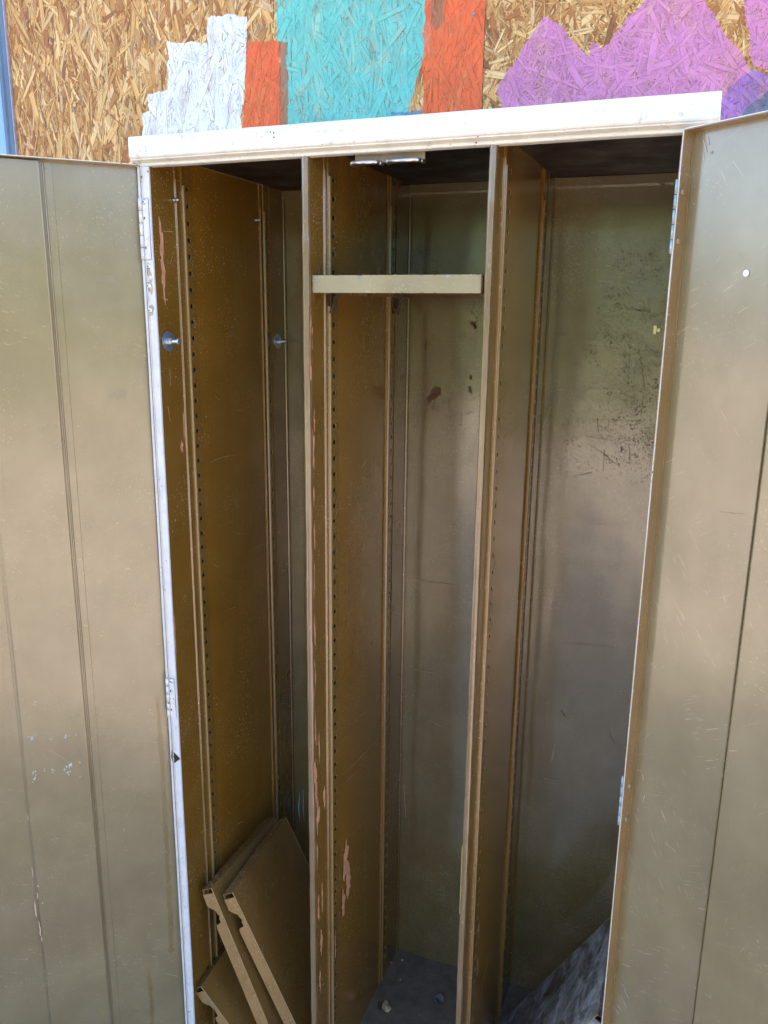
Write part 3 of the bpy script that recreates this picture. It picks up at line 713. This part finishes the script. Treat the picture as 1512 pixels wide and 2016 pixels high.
for (x, y, r_) in ((62,1453,.004),(100,1456,.003),(132,1450,.004),(150,1446,.002),(67,1520,.0045),(68,1535,.003),(104,1518,.003),(135,1510,.006),(133,1520,.004),(88,1516,.002),(157,1500,.002),(158,1530,.0015)):
    a, b = toLc(x, y)
    for k in range(7): blob(bm, oLc, uL, Z_, a+rnd.gauss(0, r_*.5), b+rnd.gauss(0, r_*.8), r_*.30, r_*.42, 8, .5)
px_sliver(bm, [(98,1477), (120,1490), (138,1503)], toLc, uL, Z_, .001)
rand_scratches(bm, oLc, uL, Z_, (.17, .275), (.2, 1.2), 26, .003, .018, .0006)
stuff(obj('white_rub', bm, M_scrw, drL))
bm = bm_new()
rand_scratches(bm, oL, uL, Z_, (.01, .13), (.25, 1.85), 70, .003, .022, .0005)
px_sliver(bm, [(243,1458), (244,1470)], toL, uL, Z_, .0016); px_sliver(bm, [(243,1510), (245,1520)], toL, uL, Z_, .0014); px_sliver(bm, [(243,1630), (246,1638)], toL, uL, Z_, .0016)
px_sliver(bm, [(240,1570), (244,1530)], toL, uL, Z_, .0006); px_sliver(bm, [(248,1608), (260,1585)], toL, uL, Z_, .0008); px_sliver(bm, [(323,1916), (349,1922)], toL, uL, Z_, .0012)
px_sliver(bm, [(262,1459), (295,1458)], toL, uL, Z_, .0005)
stuff(obj('scratch', bm, M_scr, drL))
bm = bm_new(); oP = PL-nL*(.020-.0098)
for (x, y, w_, h_) in ((70,1790,.0020,.020),(74,1765,.0015,.014),(79,1830,.0018,.018),(64,1718,.0012,.012),(75,1745,.002,.003),(84,1778,.002,.003),(55,1610,.001,.01),(82,1848,.0015,.01)):
    a, b = (lambda p: ((p-oP).dot(uL), (p-oP).dot(Z_)))(at_plane(x, y, oP, nL)); blob(bm, oP, uL, Z_, a, b, w_*.6, h_*.8, 14, .5)
stuff(obj('paint_chip', bm, flat('pink primer', (.55, .33, .26), .6, 0, .2), drL))
# door R
oR = PR-nR*(.020-.0012); toR = lambda x, y: (lambda p: ((p-oR).dot(uR), (p-oR).dot(Z_)))(at_plane(x, y, oR, nR)); ORG[toR] = oR
bm = bm_new()
rand_scratches(bm, oR, uR, Z_, (.02, .14), (.3, 1.88), 90, .003, .02, .0006)
rand_scratches(bm, PR-nR*(.020-.0103), uR, Z_, (.17, .27), (.3, 1.5), 60, .004, .05, .0008, (1.2, 1.9))
for seg in ([(1413,1007),(1478,1014)], [(1262,1460),(1285,1440),(1300,1405)], [(1264,1520),(1268,1532)], [(1255,1590),(1257,1598)], [(1310,1660),(1330,1676)], [(1385,270),(1392,288)], [(1384,262),(1387,274)]):
    px_sliver(bm, seg, toR, uR, Z_, .0012)
stuff(obj('scratch', bm, M_scr, drR))
bm = bm_new()
for seg in ([(1384,275),(1389,292)], [(1393,268),(1395,285)], [(1384,300),(1385,315)], [(1225,1938),(1234,1950)], [(1229,1948),(1237,1965)], [(1222,1960),(1234,1985)], [(1216,1978),(1224,1992)], [(1213,1988),(1218,1996)], [(1388,285),(1391,300)],
            [(1265,1525),(1268,1536)], [(1269,1565),(1266,1580)]):
    px_sliver(bm, seg, toR, uR, Z_, .0022)
stuff(obj('white_rub', bm, M_scrw, drR))

# side walls: scratches and salmon chips
def wear_side(face_x, parent, yr, n1, n2, big, ang=(0, math.pi)):
    o0 = Vector((face_x+.0006, 0, 0)); conv = lambda x, y: (lambda p: (p.y, p.z))(at(x, y, 0, face_x)); ORG[conv] = o0
    bm = bm_new(); rand_scratches(bm, o0, Y_, Z_, yr, (.2, 1.95), n1, .003, .028, .0006, ang)
    rand_scratches(bm, o0, Y_, Z_, yr, (.3, 1.3), n2, .02, .09, .0005, (1.35, 1.8))
    for seg, w_ in big[0]: px_sliver(bm, seg, conv, Y_, Z_, w_)
    stuff(obj('scratch', bm, M_scr, parent))
    o1 = Vector((face_x+.0004, 0, 0)); bm = bm_new()
    for (x, y, hw, hh) in big[1]:
        a, b = conv(x, y); blob(bm, o1, Y_, Z_, a, b, hw*1.35, hh, 26, .5)
    if big[1]: stuff(obj('paint_chip', bm, M_primer, parent))
wear_side(0.0, sideL, (.01, .06), 40, 6, (
    [([(320,455),(340,456)], .002), ([(335,440),(333,455),(342,460)], .001), ([(340,500),(335,520)], .001), ([(325,590),(330,590)], .004), ([(334,725),(335,760)], .0022), ([(330,800),(335,830)], .0035),
     ([(411,912),(425,905),(441,899),(470,895)], .0022), ([(452,889),(442,905)], .001), ([(450,805),(472,808),(500,815)], .0008), ([(423,780),(432,788)], .0015), ([(467,960),(466,1000)], .001), ([(468,1000),(462,985)], .0008), ([(440,1000),(447,985)], .001), ([(453,1045),(466,1050),(488,1052)], .0012), ([(480,1020),(466,1065)], .001),
     ([(494,960),(493,1050)], .0006), ([(415,1105),(424,1114),(434,1117)], .0018), ([(491,1085),(517,1072)], .0008), ([(450,1200),(463,1195)], .0012), ([(444,1590),(450,1600),(457,1606)], .0014), ([(468,1622),(478,1617)], .002), ([(455,1600),(490,1560)], .0006), ([(443,1580),(470,1545)], .0006)], 
    [(318,490,.0035,.038), (321,535,.0040,.032), (322,570,.0022,.03), (358,880,.003,.010), (362,840,.0015,.03), (345,1260,.001,.04)]))
wear_side(-0.0015, sideL, (.14, .34), 130, 8, ([], []))
wear_side(X1R, dv1, (.004, .045), 60, 14, (
    [([(715,850),(718,900),(717,915)], .0022), ([(712,920),(722,905)], .002), ([(690,935),(692,1000)], .0005), ([(626,845),(640,920)], .001), ([(697,1000),(699,1180)], .0006), ([(709,1130),(715,1270),(717,1400)], .001), ([(713,1180),(716,1160)], .002), ([(670,1530),(720,1480),(752,1440)], .0022), ([(672,1548),(690,1530),(715,1500)], .002), ([(672,1445),(715,1405),(752,1365)], .0012),
     ([(690,1650),(710,1625),(732,1600)], .0014), ([(720,1560),(719,1700),(718,1860)], .0012), ([(650,460),(680,468)], .001), ([(706,545),(716,550)], .004), ([(700,400),(704,430)], .0018)],
    [(681,1695,.0125,.052), (686,1740,.010,.035), (676,1780,.007,.03), (613,660,.003,.02), (612,700,.0035,.035), (616,880,.003,.03), (618,830,.002,.015), (619,1250,.002,.03), (620,1520,.004,.03), (625,1610,.0055,.03), (622,1560,.003,.03), (638,1570,.004,.02), (628,1470,.002,.03), (634,1760,.002,.04), (632,1850,.0035,.03), (630,1930,.003,.02), (617,980,.002,.02), (612,665,.0022,.018), (611,640,.0015,.02), (617,905,.002,.022), (618,1130,.0015,.035), (620,1330,.0018,.03), (621,1440,.002,.03), (624,1680,.0022,.03), (627,1790,.0018,.025), (645,1555,.003,.02), (655,1540,.002,.015), (660,1860,.0015,.03), (619,1060,.0015,.03)]))
wear_side(X1R-.0015, dv1, (.12, .33), 90, 10, ([], []))
wear_side(X2R, dv2, (.004, .04), 40, 10, ([([(968,1500),(962,1600),(955,1700)], .0012), ([(975,1300),(965,1500)], .0008)], [(940,1900,.002,.02), (942,1830,.0015,.02)]))
wear_side(X2R-.0015, dv2, (.10, .31), 60, 14, ([([(1005,790),(1020,760)], .001), ([(960,1890),(948,1950)], .003)], []))
# back panel wear
oB = Vector((0, D-.0026, 0)); toB = lambda x, y: (lambda p: (p.x, p.z))(at(x, y, 1, D-.0026)); ORG[toB] = oB
bm = bm_new()
rand_scratches(bm, oB, X_, Z_, (.34, .58), (.3, 1.7), 40, .004, .03, .0007)
rand_scratches(bm, oB, X_, Z_, (.64, .86), (.3, 1.7), 80, .004, .04, .0007)
for seg, w_ in (([(808,1142),(835,1145),(860,1148),(905,1153)], .003), ([(811,1317),(835,1322),(862,1327)], .002), ([(846,1418),(862,1427),(880,1434)], .003), ([(1103,1400),(1112,1412)], .006), ([(1092,1465),(1086,1500)], .006), ([(1070,1533),(1100,1536)], .004), ([(1198,1440),(1207,1463)], .002),
                ([(1112,830),(1130,880)], .001), ([(1175,825),(1178,850)], .002), ([(1085,800),(1070,840)], .0015), ([(795,1545),(799,1610)], .003)):
    px_sliver(bm, seg, toB, X_, Z_, w_)
stuff(obj('scratch', bm, M_scr, back))
bm = bm_new()
for seg, w_ in (([(1140,825),(1200,827),(1290,829)], .0012), ([(1118,845),(1160,860),(1240,874)], .001), ([(1155,872),(1190,895),(1220,920)], .0016), ([(1190,885),(1187,930)], .0012), ([(1140,936),(1166,930)], .0012), ([(1185,622),(1225,623)], .001), ([(1240,608),(1280,613)], .0014), ([(1260,695),(1270,770)], .0008), ([(1108,1265),(1210,1275)], .0012),
                ([(1240,680),(1236,760)], .0008), ([(1265,790),(1262,815)], .002), ([(1155,1032),(1212,1032)], .0008), ([(1238,875),(1240,915)], .0014)):
    px_sliver(bm, seg, toB, X_, Z_, w_)
rand_scratches(bm, oB, X_, Z_, (.66, .86), (1.3, 1.75), 70, .006, .03, .0008)
stuff(obj('dark_scratch', bm, M_rustpatch, back))
bm = bm_new()
for (x, y, hw, hh) in ((853,772,.013,.020), (845,785,.008,.012), (925,768,.004,.010), (926,745,.003,.008), (838,680,.004,.012), (930,640,.008,.008), (885,590+200,.003,.003), (1223,883,.002,.005)):
    a, b = toB(x, y)
    for k in range(5): blob(bm, oB, X_, Z_, a+rnd.gauss(0, hw*.4), b+rnd.gauss(0, hh*.4), hw*.42, hh*.42, 12, .6)
stuff(obj('rust_patch', bm, M_rustpatch, back))
bm = bm_new()
for seg, w_ in (([(590,1562),(588,1590),(590,1618)], .006), ([(597,1556),(597,1590),(599,1620)], .005)): px_sliver(bm, seg, toB, X_, Z_, w_)
stuff(obj('blue_drip', bm, M_cyan, back))
# nose of right divider: yellow-green rub
bm = bm_new(); c = at(909, 1730, 1, -.0015); box(bm, (X2-.0002, -.0012, at(909,1800,1,0).z), (X2+.0012, .0005, at(914,1665,1,0).z)); bevel(bm, .0006); obj('yellow_rub', bm, M_yellow, dv2)

# ================================================================ shelves
def shelf(name, o, e1, e2, L1, L2, T, mat, label, group, front_mat=None, notch=True, flip=False):
    """pressed steel tray: face corner o, edges e1*L1 and e2*L2, lips turned back along -n"""
    e1 = e1.normalized(); e2 = (e2-e1*e2.dot(e1)).normalized(); nn = e1.cross(e2)*(-1 if flip else 1)
    t = thing(name, label, 'shelf', tuple(o), group)
    def sign(): return nn
    F = lambda a, b, c: o+e1*a+e2*b+nn*c
    th = .0012
    def hexa(pts0, pts1, nm, m):
        bm = bm_new(); A = [bm.verts.new(p) for p in pts0]; B = [bm.verts.new(p) for p in pts1]; k = len(A)
        for i in range(k): bm.faces.new((A[i], A[(i+1)%k], B[(i+1)%k], B[i]))
        bm.faces.new(A[::-1]); bm.faces.new(B); bmesh.ops.recalc_face_normals(bm, faces=bm.faces)
        return obj(nm, bm, m, t)
    # top sheet
    bm = bm_new(); N = 14
    for c in (0, -th):
        g_ = [[bm.verts.new(F(L1*i/N, L2*j/N, c+(.0011*mnoise.noise((i*.4, j*.4, o.x*9)) if 0 < i < N and 0 < j < N else 0))) for i in range(N+1)] for j in range(N+1)]
        for j in range(N):
            for i in range(N): bm.faces.new((g_[j][i], g_[j][i+1], g_[j+1][i+1], g_[j+1][i]))
    bmesh.ops.recalc_face_normals(bm, faces=bm.faces)
    obj('shelf_sheet', bm, mat, t, True)
    fm = front_mat or mat
    # long lips (along e1) with an inward return
    for nm, b0, sg in (('long_lip', 0, 1), ('long_lip', L2, -1)):
        Z0 = -.0004; b1 = b0-sg*.0003
        hexa([F(0, b1, Z0), F(0, b0+sg*th, Z0), F(0, b0+sg*th, -T+th), F(0, b0+sg*.011, -T+th), F(0, b0+sg*.011, -T), F(0, b1, -T)],
             [F(L1, b1, Z0), F(L1, b0+sg*th, Z0), F(L1, b0+sg*th, -T+th), F(L1, b0+sg*.011, -T+th), F(L1, b0+sg*.011, -T), F(L1, b1, -T)], nm, fm if b0 == 0 and front_mat else mat)
    # end lips (along e2), with the clip notches
    m_ = .012
    for a0, sg in ((0, 1), (L1, -1)):
        if notch:
            pr = [(m_, -.0006), (m_, -T*1.12), (m_+.028, -T*1.15), (m_+.036, -T*.80), (m_+.041, -T*.52), (m_+.050, -T*.46), (m_+.052, -T*.36), (m_+.056, -T*.36), (m_+.058, -T*.46), (m_+.070, -T*.50), (m_+.074, -T*1.0), (m_+.082, -T*1.1),
                  (L2-m_-.082, -T*1.1), (L2-m_-.074, -T), (L2-m_-.070, -T*.5), (L2-m_-.041, -T*.5), (L2-m_-.028, -T*1.15), (L2-m_, -T*1.12), (L2-m_, -.0006)]
        else: pr = [(m_, -.0006), (m_, -T), (L2-m_, -T), (L2-m_, -.0006)]
        hexa([F(a0+sg*.0002, b, c) for b, c in pr], [F(a0+sg*(th+.0002), b, c) for b, c in pr], 'end_lip', M_lip if mat is M_shelf else mat)
        hexa([F(a0-.0000, 0.0, .0003), F(a0+sg*.0012, 0, .0003), F(a0+sg*.0012, 0, -.001), F(a0, 0, -.001)], [F(a0, L2, .0003), F(a0+sg*.0012, L2, .0003), F(a0+sg*.0012, L2, -.001), F(a0, L2, -.001)], 'rubbed_highlight_edge', M_rub)  # pale strip: rubbed enamel plus an edge highlight put into the colour
    bm = bm_new(); oo = o+nn*.0016
    rand_scratches(bm, oo, e1, e2, (.02, L1-.02), (.02, L2-.04), 45, .004, .035, .0012)
    stuff(obj('scratch', bm, M_scr, t))
    of = o-nn*.0-e2*.0006; bm = bm_new()
    rand_scratches(bm, of, e1, -nn, (.01, L1-.01), (.003, T-.004), 34 if front_mat else 4, .002, .014, .0012)
    for _ in range(16 if front_mat else 2): blob(bm, of, e1, -nn, rnd.uniform(.005, L1-.005), rnd.choice((rnd.uniform(0, .0015), rnd.uniform(.003, T-.002))), rnd.uniform(.0005, .0016), rnd.uniform(.0004, .0010), 10, .6)
    stuff(obj('rubbed_spot', bm, M_rubspot, t))
    if front_mat:
        bm = bm_new()
        for a_, b_ in ((.085, .004), (.088, .009), (.235, .003), (.010, .004)):
            for _ in range(3): blob(bm, of-e2*.0001, e1, -nn, a_+rnd.gauss(0, .003), b_, .0022, .0012, 10, .6)
        stuff(obj('blue_smear', bm, M_bluesmear, t))
        bm = bm_new()
        for _ in range(26): blob(bm, of-e2*.0001, e1, -nn, rnd.uniform(.002, L1-.002), rnd.choice((rnd.uniform(0, .0012), T-rnd.uniform(0, .0012))), rnd.uniform(.0006, .0035), rnd.uniform(.0004, .0008), 10, .6)
        stuff(obj('edge_chip', bm, M_rustpatch, t))
    return t
# installed shelf: face up, front edge along x. e1 x e2 must point up: e1=+x, e2=+y
shelf('shelf', Vector((.3120, .008, 1.8465)), X_, Y_, .2900, .455, .0285, M_shelf, 'narrow khaki shelf fixed across the top of the middle bay', 'loose and fitted shelves', M_shelf_front, notch=False)

def lean(o, far, low, label, L1=.296, L2=.39, flip=True, T=.0265, mat=None):
    o = Vector(o); return shelf('loose_shelf', o, Vector(far)-o, Vector(low)-o, L1, L2, T, mat or M_shelf, label, 'loose and fitted shelves', flip=flip)
lean((.089, .040, .554), (.064, .340, .547), (.233, .040, .261), 'loose brown shelf tray in the left bay, leaning nearest the divider', L2=.45, T=.026)
lean((.042, .030, .558), (.035, .330, .547), (.181, .030, .251), 'loose brown shelf tray in the left bay, leaning nearest the side wall', L2=.45)
lean((.016, .010, .307), (.016, .310, .343), (.070, .010, .228), 'small loose shelf tray low in the left bay under the two leaning trays', L1=.30, L2=.25)
lean((.630, .375, .100), (.630, .085, .100), (.862, .398, .474), 'dust smeared shelf tray leaning across the right bay floor', L1=.29, L2=.45, flip=False, T=.024, mat=M_dusty)

# shelf clips hanging in the rail of the middle bay
def clip(y, label):
    zt = 1.8185; o0 = Vector((X1R+.0008, y, zt))
    t = thing('shelf_clip', label, 'clip', tuple(o0), 'sheet steel shelf clips')
    bm = bm_new()
    K = 1.35
    prof = [(0.0005, -.024), (.004, -.026), (.0065, -.016), (.0085, -.006), (.013, -.001), (.020, 0.0), (.020, .0012), (.012, .0004), (.0070, -.005), (.0050, -.015), (.003, -.0235), (.0005, -.0225)]
    A = [bm.verts.new(o0+Vector((p[0]*K, -.008, p[1]*K))) for p in prof]; B = [bm.verts.new(o0+Vector((p[0]*K, .008, p[1]*K))) for p in prof]
    k = len(A)
    for i in range(k): bm.faces.new((A[i], A[(i+1)%k], B[(i+1)%k], B[i]))
    bm.faces.new(A[::-1]); bm.faces.new(B); bmesh.ops.recalc_face_normals(bm, faces=bm.faces)
    obj('clip_arm', bm, M_clip, t)
    bm = bm_new(); box(bm, o0+Vector((0, -.012, -.022)), o0+Vector((.0014, .012, 0))); bevel(bm, .0004); obj('clip_plate', bm, M_clip, t)
clip(.083, 'front shelf clip under the fitted shelf in the middle bay')
clip(.415, 'rear shelf clip under the fitted shelf in the middle bay')

# ================================================================ litter on the locker floor
def flake(name, label, cat, c, r, mat, seed, curl=.5, group=None):
    """torn curled flake with thickness"""
    rr = random.Random(seed); N = 14; c = Vector(c); a0 = rr.random()*6
    bm = bm_new(); rows = []
    for j in range(N+1):
        row = []
        for i in range(N+1):
            u_ = (i/N-.5)*2; v_ = (j/N-.5)*2; l = max(abs(u_), abs(v_)) or 1; k = l/ (math.hypot(u_, v_) or 1)
            rad = r*(1+.45*mnoise.noise((math.atan2(v_, u_)*.9+seed, seed, 0)))
            x = u_*k*rad if l > 0 else 0; y = v_*k*rad*.8
            th = x/r*curl*2.0; xx = r*math.sin(th)/(curl*2.0) if curl else x; zz = r*(1-math.cos(th))/(curl*2)+r*.28*mnoise.noise((u_*1.7+seed, v_*1.7, 3))
            row.append(bm.verts.new((xx*math.cos(a0)-y*math.sin(a0), xx*math.sin(a0)+y*math.cos(a0), zz+.0)))
        rows.append(row)
    for j in range(N):
        for i in range(N): bm.faces.new((rows[j][i], rows[j][i+1], rows[j+1][i+1], rows[j+1][i]))
    zmin = min(v.co.z for v in bm.verts)
    bmesh.ops.solidify(bm, geom=list(bm.faces), thickness=.0011)
    zmin = min(v.co.z for v in bm.verts)
    for v in bm.verts: v.co += Vector((c.x, c.y, c.z-zmin))
    bmesh.ops.recalc_face_normals(bm, faces=bm.faces)
    return tag(obj(name, bm, mat, None, True), label, cat, group)
p = at(862, 1972, 2, ZF); flake('torn_flake', 'curled dark grey torn flake on the middle bay floor', 'flake', (p.x, p.y, ZF+.0003), .019, flat('grey rubber flake', (.28,.27,.26), .65, 0, .3, 60, .6), 4, .75)
p = at(760, 1988, 2, ZF)
def lump(name, label, cat, c, r, mat, seed):
    bm = bm_new(); bmesh.ops.create_icosphere(bm, subdivisions=4, radius=1)
    for v in bm.verts:
        d = v.co.normalized(); k = 1+.40*mnoise.noise(d*1.6+Vector((seed,0,0)))+.18*mnoise.noise(d*4+Vector((0,seed,0)))+.08*mnoise.noise(d*11)
        v.co = Vector((d.x*r[0], d.y*r[1], d.z*r[2]))*k
    zm = min(v.co.z for v in bm.verts)
    rot = Matrix.Rotation(seed*1.3, 3, 'Z')
    for v in bm.verts: q = rot@v.co; v.co = Vector((c[0]+q.x, c[1]+q.y, c[2]+q.z-zm))
    return tag(obj(name, bm, mat, None, True), label, cat)
lump('plaster_lump', 'small pale tan crumbled lump on the middle bay floor by the left divider', 'debris', (p.x+.001, p.y, ZF), (.010, .015, .008), flat('crumbly tan plaster', (.42, .32, .20), .85, 0, .45, 90, .9), 3)
flake('rust_scale', 'thin curled brown scale against the left divider beside the tan lump', 'flake', (p.x-.014, p.y+.004, ZF+.0003), .012, flat('brown scale', (.16,.10,.05), .6, 0, .35), 9, .6)
for k, (x, y, r) in enumerate(((792,1891,.0038), (788,1929,.0030), (771,1896,.0026))):
    q = at(x, y, 2, ZF); flake('paint_fleck', ('long white paint fleck near the back of the middle bay floor', 'small white paint fleck in the centre of the middle bay floor', 'pale fleck near the back left corner of the middle bay floor')[k], 'fleck', (q.x, q.y, ZF+.0003), r, flat('white fleck', (.75,.75,.72), .6), 20+k, .3, 'pale flecks on the locker floor')
bm = bm_new(); rr = random.Random(5)
for _ in range(1100):
    x = rr.uniform(X1R+.004, X2-.004); y = rr.uniform(.02, D-.01); r = rr.uniform(.0003, .0011)*(1 if rr.random() < .9 else 2.2)
    if rr.random() < .5: y = D-.01-rr.random()**2*.1
    a = rr.random()*6; vs = [bm.verts.new((x+r*math.cos(a+k*2.1)*rr.uniform(.6,1.3), y+r*math.sin(a+k*2.1), ZF+.0002)) for k in range(3)]+[bm.verts.new((x, y, ZF+.0002+r*.7))]
    for f in ((0,1,3),(1,2,3),(2,0,3)): bm.faces.new([vs[i] for i in f])
o = tag(obj('grit', bm, flat('grit', (.20,.18,.15), .9, 0, .6, 300)), 'fine pale grit strewn over the dark locker floor', 'grit'); o['kind'] = 'stuff'
